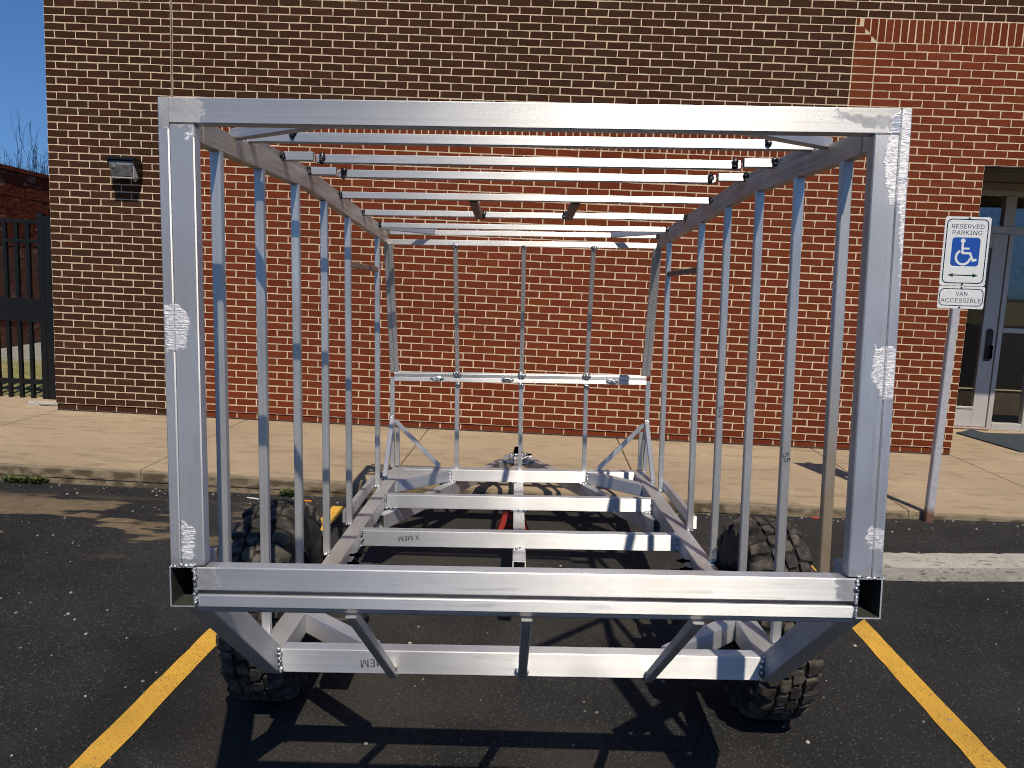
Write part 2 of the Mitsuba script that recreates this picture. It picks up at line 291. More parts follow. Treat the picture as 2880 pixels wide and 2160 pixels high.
for a, b in zip(joints, joints[1:]):
    put('slab', slab(a, b, KERB-.004, -.003), 'concrete', 'sidewalk')
    if b <= .04: put('slab', slab(a, b, .004, .70), 'concrete', 'sidewalk')
    if a >= 8.8 and b < 13: put('slab', slab(a, b, .004, 1.72), 'concrete', 'sidewalk')
put('bed', bx(-6, 15, KERB+.02, 0, -.25, -.022), 'curb_concrete', 'sidewalk'); put('bed', bx(-6, -.3, 0.01, .7, -.25, -.022), 'curb_concrete', 'sidewalk')
put('curb', bx(-6, 15, KERB, KERB+.15, -.40, -.0905), 'curb_concrete'); tag('curb', 'stained concrete kerb face between the asphalt and the walk', kind='structure')
for a, b in zip(joints, joints[1:]):      # kerb nosing under each slab edge: the same weathered face
    put('nosing', bx(a+.002, b-.002, KERB-.0075, KERB-.0045, -.089, -.014), 'curb_concrete', 'curb')
put('yard', sheet([-14, -.5], [.7, 40], lambda x, y: x*0-.02), 'yard_mat'); tag('yard', 'grass and gravel yard behind the black gate', kind='structure')
k = put('mortar_patch', lump((-.16, .30, .0), .3, 5, (1.0, .5, .09), 3), 'stop_concrete'); tag(k, 'pale cement patch on the walk at the gate post foot', 'cement patch')

# ------------------------------------------------------------------ brick building
BD = 'brick_building'
tag(BD, 'two tone brick building with a recessed glass entrance', 'building')
ZT = 5.1; JX = 8.81; LZ = (56-17)*C; XR = 14.2
def row_z(r): return (56-r)*C      # top of row r
RED, BRN = (.158, .0365, .0145), (.056, .0255, .0145)
def is_red(u, r): return (u >= 6.0 and r >= 14 and u < 37.99) or (u >= 36.99 and r >= -1)
bricks = []            # (x0, x1, z0, z1, red, y)
def lay(u0, u1, r, par):
    """running bond between u0 and u1 on row r"""
    e = [u0]; u = math.floor(u0)+par
    while u < u1-1e-6:
        if u > u0+.05: e.append(u)
        u += 1
    e.append(u1)
    for a, b in zip(e, e[1:]):
        if b-a > .06: bricks.append((a*B+MJ/2, b*B-MJ/2, row_z(r+1)+MJ/2, row_z(r)-MJ/2, r))
rtop = 56-int(ZT/C)
UE = XR/B
for r in range(rtop, 56):
    par = .5 if r % 2 == 0 else 1.0
    end = UE if r < 17 else JX/B
    if r == 55: lay(0.02, JX/B, r, 1.0); continue
    if r < -1: lay(0, 6-.03, r, par); lay(6+.03, end, r, par); continue
    spans = []
    if r < 14: lay(0, 6-.03, r, par); lay(6+.03, 37, r, par)
    elif r < 17: lay(0, 6-.03, r, par)
    else:
        lay(0, 6-.03, r, par); lay(6.03, 7, r, 1.0); lay(7, end, r, par); continue
    if r >= 2: lay(37, 38, r, 1.0); lay(38, end, r, par+.27 if par == 1.0 else .77)
    elif r == 1: lay(37, 37.75, r, 2)
    elif r == 0: lay(37, 37.45, r, 2)
    else: lay(37, 37.2, r, 2)
def soldier(u0, u1, r0):
    w = B/3; n = int(round((u1-u0)*B/w))
    for i in range(n): bricks.append((u0*B+i*w+MJ/2, u0*B+(i+1)*w-MJ/2, row_z(r0+3)+MJ/2, row_z(r0)-MJ/2, r0))
soldier(38, UE-.1, -1); soldier(6.03, 37, 14)
spec = []               # mitred bricks at the frame corner
for i, (za) in enumerate((2/3, 1/3)):
    x0 = 37*B + (i+1)*B/3 - .0; spec.append([(x0+MJ/2, row_z(-1)-MJ/2), (x0+B/3-MJ/2, row_z(-1)-MJ/2), (x0+B/3-MJ/2, row_z(-1)-(i+2)*C+MJ), (x0+MJ/2, row_z(-1)-(i+1)*C-MJ/2)])
def brick_col(x, z, r):
    red = is_red(x/B, r); base = np.array(RED if red else BRN)
    v = .90 + .20*nrng.random(); w = .84+.32*float(meshkit.fbm(np.array([x*.6, 3, z*.6]), 3))
    if not red and nrng.random() < .035: base = base*.8 + np.array(RED)*.14
    c = base*v*w; c[1] *= .93+.14*nrng.random(); return c
def brick_box(x0, x1, z0, z1, y=0.0):
    j = lambda s: (nrng.random(4)-.5)*s
    dx, dz, dy = j(.0046), j(.0040), j(.0030)
    fx, fz = [x0, x1, x1, x0], [z0, z0, z1, z1]
    fr = [(fx[i]+dx[i], y+dy[i]-.0008, fz[i]+dz[i]) for i in range(4)]; bk = [(fx[i], y+.05, fz[i]) for i in range(4)]
    V = np.array(fr+bk); F = np.array([(0, 1, 2), (0, 2, 3), (0, 4, 5), (0, 5, 1), (1, 5, 6), (1, 6, 2), (2, 6, 7), (2, 7, 3), (3, 7, 4), (3, 4, 0)])
    return V, F
def seen(x, z):
    q = np.array([x, 0, z])-CAM; zc = q@_f; return abs(q@_r/zc) < .62 and abs(q@_d/zc) < .46
order = sorted(range(len(bricks)), key=lambda i: (not seen((bricks[i][0]+bricks[i][1])/2, (bricks[i][2]+bricks[i][3])/2), -(bricks[i][1]-bricks[i][0])*(bricks[i][3]-bricks[i][2])/((((bricks[i][0]+bricks[i][1])/2-4.8)**2+((bricks[i][2]+bricks[i][3])/2-.9)**2+59)**1.5)))
single = set(order[:298])
FV, FF, FC, n0 = [], [], [], 0
for i, (x0, x1, z0, z1, r) in enumerate(bricks):
    y = .014 if r == 55 else 0.0
    V, F = brick_box(x0, x1, z0, z1, y); col = np.repeat([brick_col((x0+x1)/2, (z0+z1)/2, r)], 8, 0)
    if i in single: put('brick', (V, F), 'brick_any', BD, color=col)
    else: FV.append(V); FF.append(F+n0); FC.append(col); n0 += 8
for q in spec:
    V = np.array([(x, -.0008, z) for x, z in q[::-1]]+[(x, .05, z) for x, z in q[::-1]]); _, F = brick_box(0, 1, 0, 1)
    FV.append(V); FF.append(F+n0); FC.append(np.repeat([brick_col(7.6, 3.9, 0)], 8, 0)); n0 += 8
k = put('brick_field', (np.vstack(FV), np.vstack(FF)), 'brick_any', BD, color=np.vstack(FC)); tag(k, None, kind='stuff')
MY = .0010
put('mortar', cat([bx(.003, JX-.003, MY, .11, C, ZT), bx(.016, JX-.004, .014+MY, .11, .0, C-.0005), bx(JX-.003, XR, MY, .11, LZ+.002, ZT)]), 'mortar', BD)
put('control_joint', bx(6*B-.006, 6*B+.006, -.001, .02, C, ZT), 'joint_sealant', BD)
put('base_strip', bx(.01, JX-.006, .006, .02, .0005, .011), 'joint_sealant', BD)
# shell behind the facing, alcove and its glazed wall
put('side_wall', bx(.004, .10, .112, 9, 0, ZT), 'brick_plain' if 'brick_plain' in scene else 'block_mortar', BD)
put('roof', bx(0, XR, .0, 9, ZT+.001, ZT+.12), 'panel_grey', BD)
put('alcove_wall', bx(JX-.11, JX-.006, .112, 1.80, 0, LZ+.2), 'block_mortar', BD)
put('soffit', bx(JX-.005, XR, .112, 1.80, LZ+.19, LZ+.22), 'soffit', BD)
put('lintel', bx(JX-.05, XR, .002, .10, LZ-.008, LZ-.001), 'dark_steel', BD)
DY = 1.65
def fr(x0, x1, z0, z1, name='door_frame', mat='storefront', y0=DY, y1=DY+.09, par=BD): return put(name, bx(x0, x1, y0, y1, z0, z1, .003), mat, par)
fr(8.82, 13.4, 2.80, 2.94, 'header_panel', 'panel_grey', DY+.01); fr(8.82, 13.4, 2.72, 2.798, 'header_panel', 'panel_grey', DY-.005)
fr(8.97, 9.09, .0, 2.718); fr(9.095, 13.3, 2.242, 2.324); fr(9.095, 13.3, 2.66, 2.718, y0=DY+.01); fr(9.945, 10.065, 2.327, 2.657)
fr(10.03, 10.083, .0, 2.240); fr(10.428, 10.49, .0, 2.240); fr(10.086, 10.425, .0, .083); fr(10.086, 10.425, 1.132, 1.187)
for z0, z1 in ((.083, 1.132), (1.187, 2.242)): fr(10.084, 10.427, z0, z1, 'window_pane', 'pane', DY+.045, DY+.0455)
fr(9.09, 9.946, 2.323, 2.66, 'window_pane', 'pane', DY+.045, DY+.0455); fr(10.064, 13.3, 2.323, 2.66, 'window_pane', 'pane', DY+.045, DY+.0455)
DR = BD + '__door'
labels[DR] = {'label': 'grey aluminium glass door with a dark pull plate'}
scene[DR] = mikit.ply(cat([bx(9.857, 10.020, DY+.01, DY+.06, .028, 2.238, .003), bx(9.102, 9.22, DY+.01, DY+.06, .028, 2.238, .003), bx(9.221, 9.856, DY+.01, DY+.06, 2.083, 2.238, .003), bx(9.221, 9.856, DY+.01, DY+.06, .028, .235, .003)]), 'storefront')
put('glass', bx(9.221, 9.856, DY+.03, DY+.0305, .235, 2.083), 'pane', DR); put('glazing_bead', bx(9.221, 9.856, DY-.003, DY+.028, .2355, .262, .004), 'storefront', DR)
hp = sbox(-.036, -.185, .036, .15).union(Point(0, .15).buffer(.036)); m = extr(hp, .016); m.apply_transform(trimesh.transformations.rotation_matrix(math.pi/2, (1, 0, 0))); m.apply_translation((9.943, DY+.009, .985))
put('handle_plate', m, 'dark_steel', DR)
put('handle', cat([cyl((9.955, DY-.045, .83), (9.955, DY-.045, .98), .015), cyl((9.955, DY-.045, .845), (9.955, DY, .845), .009), cyl((9.955, DY-.045, .965), (9.955, DY, .965), .009)]), 'galvanised', DR, smooth=40)
put('threshold', bx(9.10, 10.03, DY-.06, DY+.06, .001, .024, .006), 'galvanised', BD)
fr(10.495, 13.4, .0, 2.24, 'side_panel', 'storefront', DY+.02)
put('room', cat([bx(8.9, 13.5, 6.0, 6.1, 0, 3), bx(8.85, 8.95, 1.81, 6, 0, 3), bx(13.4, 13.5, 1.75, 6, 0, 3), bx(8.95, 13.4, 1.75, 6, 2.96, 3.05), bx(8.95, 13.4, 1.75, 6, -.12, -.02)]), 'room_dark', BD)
# floor mat in the alcove, its corner folded
def mat_mesh():
    a, b, c_ = np.array([9.50, 1.27]), np.array([9.66, .33]), np.array([10.9, 1.50]); V, F, N = [], [], 24
    for i in range(N+1):
        for j in range(N+1):
            s, t = i/N, j/N; P = a + (b-a)*s + (c_-a)*t; z = .012 + .035*math.exp(-((s-.0)**2/.004+(t-.13)**2/.006)) + .006*meshkit.noise(np.array([P[0]*4, P[1]*4, 0]))
            V.append((P[0], P[1], z))
    for i in range(N):
        for j in range(N): q = i*(N+1)+j; F += [(q, q+N+1, q+N+2), (q, q+N+2, q+1)]
    m = trimesh.Trimesh(np.array(V), np.array(F), process=False); b2 = m.copy(); b2.vertices[:, 2] = .002; b2.invert()
    rim = [i*(N+1) for i in range(N+1)]+[N*(N+1)+j for j in range(1, N+1)]+[i*(N+1)+N for i in range(N-1, -1, -1)]+[j for j in range(N-1, 0, -1)]
    n = len(V); S = []
    for p, q in zip(rim, rim[1:]+rim[:1]): S += [(p, p+n, q+n), (p, q+n, q)]
    return trimesh.Trimesh(np.vstack([m.vertices, b2.vertices]), np.vstack([m.faces, b2.faces+n, S]), process=False)
mm = mat_mesh(); trimesh.repair.fix_normals(mm)
k = put('floor_mat', mm, 'mat_fabric', smooth=40); tag(k, 'dark slate door mat with a curled corner in the entrance alcove', 'door mat')

# ------------------------------------------------------------------ wall lamp
WL = 'wall_lamp'; tag(WL, 'black wall lamp with a clear lens mounted high on the brown brick', 'wall lamp')
cx = .80
def prism(poly_yz, x0, x1):
    V = np.array([(x0, y, z) for y, z in poly_yz]+[(x1, y, z) for y, z in poly_yz]); return trimesh.convex.convex_hull(V)
put('housing', cat([prism([(-.004, 2.445), (-.07, 2.462), (-.07, 2.285), (-.004, 2.292)], cx-.125, cx+.125)]), 'lamp_black', WL)
put('hood', cat([prism([(-.068, 2.464), (-.19, 2.468), (-.19, 2.446), (-.068, 2.436)], cx-.13, cx+.13), prism([(-.068, 2.46), (-.185, 2.452), (-.068, 2.30)], cx-.132, cx-.118), prism([(-.068, 2.46), (-.185, 2.452), (-.068, 2.30)], cx+.118, cx+.132)]), 'lamp_black', WL)
put('lens', prism([(-.072, 2.434), (-.165, 2.434), (-.172, 2.40), (-.135, 2.302), (-.072, 2.292)], cx-.112, cx+.112), 'lamp_glass', WL)
put('lens_rim', cat([bx(cx-.115, cx+.115, -.150, -.072, 2.280, 2.290), bx(cx+.112, cx+.117, -.155, -.072, 2.29, 2.43)]), 'galvanised', WL)
put('reflector', lump((cx-.075, -.166, 2.385), .022, 2, (1, .25, .7), 2, .1), 'lamp_reflector', WL, smooth=True)
put('latch', bx(cx+.085, cx+.10, -.10, -.07, 2.255, 2.285, .003), 'galvanised', WL)

# ------------------------------------------------------------------ parking sign
PS = 'parking_sign'; tag(PS, 'white reserved parking sign with a blue wheelchair symbol on a square post by the kerb', 'sign')
SY = -2.165
p0, p1 = np.array([7.592, -2.152, -.10]), np.array([7.622, SY+.029, 2.03])
v, f, u = tube(p0, p1, .052, .052, up=(0, 1, 0), c=.005); put('post', (v, f), 'galvanised', PS)
def rrect(w, h, r): return sbox(-w/2+r, -h/2+r, w/2-r, h/2-r).buffer(r, 8)
def on_sign(m, x, z, y=SY, roll=-.012):
    m = m.copy(); m.apply_transform(trimesh.transformations.rotation_matrix(math.pi/2, (1, 0, 0))); m.apply_transform(trimesh.transformations.rotation_matrix(roll, (0, 1, 0)))
    m.apply_translation((x, y, z)); return m
def words(t, w, h, x, z, par, mat='sign_navy', bold=False):
    m = meshkit.text_mesh(t, h, .0008, bold); b = m.bounds; m.apply_translation((-(b[0][0]+b[1][0])/2, 0, 0)); m.apply_scale((w/(b[1][0]-b[0][0]), 1, 1)); return put('lettering', on_sign(m, x, z, SY-.0022), mat, par)
sx, sz = 7.625, 1.820
k = put('panel', on_sign(extr(rrect(.302, .457, .018), .0022), sx, sz), 'sign_white', PS)
tag(k, 'tall upper panel reading RESERVED PARKING')
put('border', on_sign(extr(rrect(.276, .428, .034).difference(rrect(.262, .414, .028)), .0008), sx, sz, SY-.0022), 'sign_navy', k)
words('RESERVED', .214, .0285, sx, sz+.1505, k); words('PARKING', .196, .0285, sx, sz+.1095, k)
put('symbol_field', on_sign(extr(rrect(.186, .190, .022), .0007), sx, sz-.003, SY-.0022), 'sign_blue', k)
def stroke(pts, w): return LineString(pts).buffer(w/2, cap_style=2, join_style=1)
a = np.radians(np.linspace(118, 355, 40)); ring = LineString([(-.012+.047*math.cos(t), -.036+.047*math.sin(t)) for t in a]).buffer(.0075, cap_style=2)
sym = unary_union([Point(-.022, .073).buffer(.0155), stroke([(-.022, .058), (-.0195, -.008), (.031, -.008), (.055, -.057), (.078, -.049)], .0150), stroke([(-.021, .022), (.025, .022)], .0125), ring])
put('wheelchair_symbol', on_sign(extr(sym, .0007), sx, sz-.003, SY-.0029), 'sign_white', k)
arr = unary_union([sbox(-.066, -.004, .066, .004), Polygon([(-.102, 0), (-.062, .0145), (-.066, 0), (-.062, -.0145)]), Polygon([(.102, 0), (.062, .0145), (.066, 0), (.062, -.0145)])])
put('arrow', on_sign(extr(arr, .0007), sx, sz-.159, SY-.0022), 'sign_green', k)
vx, vz = 7.632, 1.513
k = put('panel', on_sign(extr(rrect(.307, .150, .012), .0022), vx, vz), 'sign_white', PS); tag(k, 'small lower panel reading VAN ACCESSIBLE')
put('border', on_sign(extr(rrect(.294, .118, .034).difference(rrect(.282, .106, .028)), .0008), vx, vz+.001, SY-.0022), 'sign_navy', k)
words('VAN', .078, .0260, vx, vz+.012, k); words('ACCESSIBLE', .268, .0290, vx, vz-.035, k)
for z in (sz+.219, sz-.219, vz+.066, vz-.066): put('bolt', cyl((7.627, SY+.001, z), (7.627, SY-.008, z), .0055, 10), 'dark_steel', PS)

# ------------------------------------------------------------------ black gate, block wall, trees
MG = 'metal_gate'; tag(MG, 'black metal picket gate with a wide kick panel and wire mesh beside the brick corner', 'gate')
GY = .60
put('post', bx(-.50, -.435, GY-.03, GY+.04, -.01, 1.955, .004), 'gate_black', MG); put('post', bx(-.425, -.335, GY-.045, GY+.05, -.01, 1.93, .005), 'gate_black', MG)
for z0, z1 in ((1.852, 1.888), (1.648, 1.684), (.153, .203)): put('rail', bx(-4.2, -.502, GY-.02, GY+.02, z0, z1, .003), 'gate_black', MG)
for i in range(28): x = -.616-.1235*i; put('picket', bx(x-.019, x+.019, GY-.019, GY+.019, .0 if i % 4 else .0, 1.85, .003), 'gate_black', MG)
put('kick_panel', bx(-4.2, -.502, GY-.026, GY-.019, .82, 1.07, .002), 'gate_black', MG)
def mesh_screen():
    V, F = [], []; px, pz, w = .0215, .0110, .0018
    for i in range(int((1.75)/px)):
        for j in range(int(1.44/pz)):
            x, z = -.50-px*i, .205+pz*j
            for (xa, za), (xb, zb) in (((x, z+pz/2), (x-px/2, z)), ((x-px/2, z), (x-px, z+pz/2)), ((x, z+pz/2), (x-px/2, z+pz)), ((x-px/2, z+pz), (x-px, z+pz/2))):
                n = len(V); V += [(xa, GY+.021, za-w/2), (xb, GY+.023, zb-w/2), (xb, GY+.021, zb+w/2), (xa, GY+.023, za+w/2)]; F += [(n, n+1, n+2), (n, n+2, n+3)]
    return trimesh.Trimesh(np.array(V), np.array(F), process=False)
scene['gate_mesh'] = two(prin((.012, .013, .012), .5))
k = put('mesh_screen', mesh_screen(), 'gate_mesh', MG); tag(k, None, kind='stuff')
BW = 'block_wall'; tag(BW, 'maroon split face block wall running back behind the black gate', 'wall')
WA, WB = np.array([-3.86, 3.2]), np.array([-4.75, 11.5]); wd = unit(WB-WA); wn = np.array([wd[1], -wd[0]]); WLn = np.linalg.norm(WB-WA)
def wpt(s, z, o=0.0): return (WA[0]+wd[0]*s+wn[0]*o, WA[1]+wd[1]*s+wn[1]*o, z)
def wbox(s0, s1, z0, z1, o0, o1): return trimesh.convex.convex_hull(np.array([wpt(s, z, o) for s in (s0, s1) for z in (z0, z1) for o in (o0, o1)]))
bh, bl = .205, .41
put('mortar', wbox(-.02, WLn, -.05, 2.93, -.20, -.012), 'block_mortar', BW)
for r in range(14):
    z0 = .02+r*bh; s = -.205 if r % 2 else 0.0
    while s < WLn-.1:
        s0, s1 = max(s, 0), min(s+bl, WLn)
        o = .006*nrng.random()
        if s1-s0 > .05 and s0 < 5.2: put('block', wbox(s0+.005, s1-.005, z0+.005, z0+bh-.005, -.05, o), 'split_block', BW)
        s += bl
for i in range(14): put('coping', wbox(i*.6+.003, i*.6+.597, 2.905, 2.97, -.23, .03), 'split_block', BW)
def tree(base, h, seed, spread, trunk_r, lean=0.0, upright=.5):
    r_ = random.Random(seed); segs = []
    def grow(p, d, L, r, lev):
        n = 4 if lev < 2 else 3; q = p
        for i in range(n):
            d = unit(d + np.array([r_.gauss(0, .13), r_.gauss(0, .13), r_.gauss(0, .06)+upright*.06])); q2 = q + d*L/n; segs.append((q, q2, r*(1-.5*i/n), r*(1-.5*(i+1)/n), lev)); 
            if lev < 4 and i >= (2 if lev == 0 else 0):
                for _ in range(r_.choice((1, 1, 2)) if lev < 3 else r_.choice((0, 1, 1))):
                    az = r_.random()*2*math.pi; s = spread*(.7+.6*r_.random()); side = unit(np.cross(d, [math.cos(az), math.sin(az), .1])); nd = unit(d*math.cos(s)+side*math.sin(s)+np.array([0, 0, upright*.35]))
                    grow(q2, nd, L*r_.uniform(.45, .72), r*.5*r_.uniform(.7, 1), lev+1)
            q = q2
    grow(np.array(base, float), unit(np.array([lean, 0, 1])), h*.52, trunk_r, 0)
    a, b = [], []
    for q, q2, r0, r1, lev in segs:
        (a if lev == 0 else b).append(cyl(q, q2, max(r0, .006), 6 if lev < 2 else 3, max(r1, .005)))
    return cat(a), cat(b)
for i, (x, y, h, sd, sp, tr, up, lb) in enumerate(((-17.2, 24, 6.6, 3, .62, .09, .5, 'bare spreading tree at the picture edge above the block wall'), (-16.4, 25, 5.6, 5, .30, .05, 1.3, 'bare thin stemmed tree, second from the left above the block wall'),
        (-15.6, 23.5, 5.7, 8, .22, .05, 1.7, 'bare slender upright tree in the middle above the block wall'), (-14.55, 22.5, 5.8, 12, .2, .05, 1.8, 'bare upright tree nearest the brick corner above the block wall'), (-17.3, 26, 5.6, 21, .4, .05, .8, 'bushy bare tree furthest back above the block wall'))):
    key = num('bare_tree'); tag(key, lb, 'tree'); a, b = tree((x, y, -.3), h, sd, sp, tr, 0, up); put('trunk', a, 'bark', key); put('crown', b, 'bark', key)

# ------------------------------------------------------------------ trailer
TR = 'trailer'; tag(TR, 'open bare aluminium trailer frame on knobbly black tyres in the parking bay', 'trailer')
def tp(name, parts, mat='aluminium', parent=TR, wr=True):
    v, f, u = join(parts) if isinstance(parts, list) else parts
    return put(name, (loc2w(v), f), mat, parent, uv=u)
def both(fn):
    for s in (-1, 1): fn(s)
H, CW = 1.1674, .0272
ZR, ZB = -.3564, -.4335; ZC = (ZR+ZB)/2; HC = ZR-ZB
PY = [.3066, .6588, 1.057, 1.4824, 1.944, 2.7373]
WELD, SOOT = [], []
def weld_line(p0, p1, r=.006, n=None):
    p0, p1 = np.asarray(p0, float), np.asarray(p1, float); n = n or max(3, int(np.linalg.norm(p1-p0)/(r*1.1)))
    for i in range(n): WELD.append(lump(p0+(p1-p0)*(i+.5)/n + nrng.normal(0, .0012, 3), r*(.75+.5*nrng.random()), len(WELD), (1, 1, 1), 1, .3))
def soot_line(p0, p1, r, n=5):
    p0, p1 = np.asarray(p0, float), np.asarray(p1, float)
    for i in range(n): SOOT.append(lump(p0+(p1-p0)*(i+.5)/n + nrng.normal(0, .0012, 3), r*(.75+.5*nrng.random()), len(SOOT)+500, (1, .7, 1), 1, .35))
# rear frame
def rear_post(s):
    k = tp('rear_post', [tube((s*.7816, .0183, .1017), (s*.7816, .0183, 1.1094), .0547, .0365, up=(0, 1, 0)), tube((s*.8222, .0188, .1026), (s*.8222, .0188, H), .0242, .0374, up=(0, 1, 0))], 'aluminium_rear')
    tag(k, ('left' if s < 0 else 'right') + ' rear corner post with bright ground patches')
    tp('rail_end', tube((s*.8062, -.003, .0506), (s*.8062, .14, .0506), .0584, .0985, hollow=.0032), 'aluminium_rear')
both(rear_post)
tp('top_beam', tube((-.8085, .0183, 1.1395), (.8085, .0183, 1.1395), .0365, .0565), 'aluminium_rear')
tp('bumper_beam', tube((-.7761, .020, .0693), (.7761, .020, .0693), .042, .0565), 'aluminium_rear'); tp('bumper_beam', tube((-.7761, .0183, .0150), (.7761, .0183, .0150), .0365, .030), 'aluminium_rear')
tp('bumper_rail', tube((-.784, .037, -.0114), (.784, .037, -.0114), .027, .0172), 'aluminium_dirty')
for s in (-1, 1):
    tp('shade_liner', [tube((s*.8062, .137, .0506), (s*.8062, .1385, .0506), .0515, .0915), tube((s*.8062, -.002, .0506), (s*.8062, .136, .0506), .0518, .0919, hollow=.0004)], 'tube_inside_shade')  # added dark liner: shade of a deep tube put into its colour
    weld_line((s*.7761, -.002, .005), (s*.7761, -.002, .097), .0045); weld_line((s*.838, 0, .0985), (s*.776, 0, .102), .0035)
    # corner strut down to the low cross member
    tp('corner_strut', tube((s*.795, .069, .013), (s*.7836, .590, -.404), .058, .075, cut0=((0, 0, -.0036), (0, 0, 1)), cut1=((0, .576, 0), (0, 1, 0))))
    weld_line((s*.753, .564, -.353), (s*.746, .564, -.432), .007)
    tp('chassis_rail', tube((s*.783, .577, ZC), (s*.783, 3.348, ZC), .073, HC))
    tp('gusset', tube((s*.737, .884, ZC), (s*.468, .6276, ZC), .049, HC-.004))
    tp('gusset', tube((s*.756, 2.943, ZC), (s*.439, 3.285, ZC), .054, HC-.003))
    weld_line((s*.441, 3.2476, ZR), (s*.441, 3.2476, ZB), .008); weld_line((s*.744, 2.953, ZR), (s*.744, 2.953, ZB), .008)
    tp('hanger_strut', tube((s*.412, .019, -.019), (s*.400, .555, -.420), .026, .026, cut0=((0, 0, -.0205), (0, 0, 1)), cut1=((0, .5663, 0), (0, 1, 0)))); weld_line((s*.415, .558, -.412), (s*.388, .558, -.412), .009)
    tp('tongue_beam', tube((s*.753, 2.431, -.4774), (s*.054, 4.197, -.4774), .049, .082, hollow=.004))
    weld_line((s*.78, 2.555, -.4345), (s*.683, 2.555, -.4345), .009); weld_line((s*.478, 3.2476, -.4335), (s*.39, 3.2476, -.4335), .009)
    tp('stringer', tube((s*.849, 1.982, -.325), (s*.849, 2.763, -.325), .024, .062))
tp('hanger_strut', tube((.005, .019, -.019), (.005, .555, -.420), .026, .026, cut0=((0, 0, -.0205), (0, 0, 1)), cut1=((0, .5663, 0), (0, 1, 0)))); weld_line((-.013, .558, -.412), (.022, .558, -.412), .009)
cm = [tp('cross_member', tube((-.7455, y, ZC), (.7455, y, ZC), .054, HC-.001)) for y in (.5939, 1.8869, 2.5846)]
tp('cross_member', tube((-.7455, 3.2945, ZC), (.7455, 3.2945, ZC), .083, HC-.001))
for y in (1.860, 2.5577):
    for s in (-1, 1): weld_line((s*.7455, y-.001, ZR), (s*.7455, y-.001, ZB), .008)
def writing(t, key, x, y, z, h, rot):
    m = meshkit.text_mesh(t, h, .0006); b = m.bounds.mean(0); m.apply_translation((-b[0], -b[1], 0)); m.apply_transform(trimesh.transformations.rotation_matrix(rot, (0, 0, 1)))
    m.apply_transform(trimesh.transformations.rotation_matrix(math.pi/2, (1, 0, 0))); m.apply_translation((x, y, z)); m.vertices = loc2w(m.vertices); put('writing', m, 'marker_ink', key)
writing('X MEM', cm[1], -.522, 1.8596, -.3906, .022, math.pi+.10); writing('MEM', cm[0], -.4615, .5666, -.3974, .024, math.pi+.1)
def wm(m): m.vertices = loc2w(m.vertices); return m
# spine, receiver, coupler
tp('spine_tube', tube((0, 1.689, -.4667), (0, 4.129, -.4667), .061, .063, hollow=.005)); weld_line((-.03, 1.858, -.4355), (.03, 1.858, -.4355), .008)
for y in (2.556, 3.2486): weld_line((-.04, y, -.4355), (.04, y, -.4355), .007)
CP = put('coupler', wm(cat([bx(-.045, .045, 4.129, 4.353, -.51, -.441, .01), cyl((0, 4.265, -.451), (0, 4.265, -.388), .042, 20, .028)])), 'rust_steel', TR, smooth=35)
for a_, b_ in (((-.10, 4.158, -.439), (-.02, 4.05, -.437)), ((.10, 4.158, -.439), (.02, 4.05, -.437)), ((-.06, 4.187, -.436), (.06, 4.187, -.436)), ((-.09, 4.012, -.451), (-.03, 4.03, -.47)), ((.09, 4.012, -.451), (.03, 4.03, -.47))): weld_line(a_, b_, .016, 7)
put('hitch_pin', wm(cyl((-.02, 4.226, -.4335), (.105, 4.226, -.4364), .007, 10)), 'brass', CP)
# walls
def zside(y): return 1.1629-.0297*(1.216-y) if y < 1.216 else 1.1629-.0390*(y-1.216)
def zroof(y): return 1.200-.0153*(1.216-y) if y < 1.216 else 1.200-.0358*(y-1.216)
def post(s, i, y):
    z0 = ZR if i else -.1535; yb = y + CW/2
    k = tp('wall_post', tube((s*.823, yb, z0), (s*.823, yb, zside(yb)-.0285), CW, CW), 'aluminium_stained' if (s > 0 and i == 0) else 'aluminium')
    weld_line((s*.810, y-.001, z0+.004), (s*.836, y-.001, z0+.004), .0065, 4)
    return k
for s in (-1, 1):
    ks = [post(s, i, y) for i, y in enumerate(PY)]
    if s > 0:
        writing('55', ks[1], .823, .6583, .2564, .019, -math.pi/2+.3); writing('54¼', ks[3], .823, 1.4819, .2857, .0175, -math.pi/2)
    tp('wall_bracket', tube((s*.8255, 1.972, .8906), (s*.8255, 2.7354, .8975), .020, .028), 'bracket_brown')
    # upper side rail: lower tube, upper tube between the bows
    tp('side_rail', [tube((s*.815, .037, zside(.037)), (s*.826, .2, zside(.2)), .030, .058), tube((s*.826, .2005, zside(.2)), (s*.827, 1.216, 1.1629), .034, .0585), tube((s*.827, 1.2165, 1.1629), (s*.827, 3.041, zside(3.041)), .034, .0565)], 'aluminium_dirty')
    tp('roof_rail', [tube((s*.8324, .530, zroof(.53)), (s*.8324, 1.216, 1.200), .033, .0285), tube((s*.8324, 1.2165, 1.200), (s*.8324, 3.041, 1.1346), .033, .0285)], 'aluminium_dirty')
def bow(x0, x1, y): return tp('roof_bow', tube((x0, y+.0135, zroof(y)), (x1, y+.0135, zroof(y)), .027, .0292))
bow(-.8155, .8155, .538)
for y in (.8716, 1.2092):
    for s in (-1, 1):
        tp('roof_bow', tube((s*.8155, y+.0135, zroof(y)), (s*.7094, y+.0135, zroof(y)), .027, .0292, hollow=.003))
        tp('bow_shade_fill', tube((s*.7174, y+.0135, zroof(y)), (s*.7114, y+.0135, zroof(y)), .0208, .0230), 'tube_inside_shade')  # added dark block in the open end, coloured as the hollow's shade
        soot_line((s*.690, y+.0425, zroof(y)-.013), (s*.690, y+.0425, zroof(y)+.013), .009); soot_line((s*.809, y-.002, zroof(y)-.013), (s*.809, y-.002, zroof(y)+.013), .008)
    bow(-.7094, .7094, y+.045)
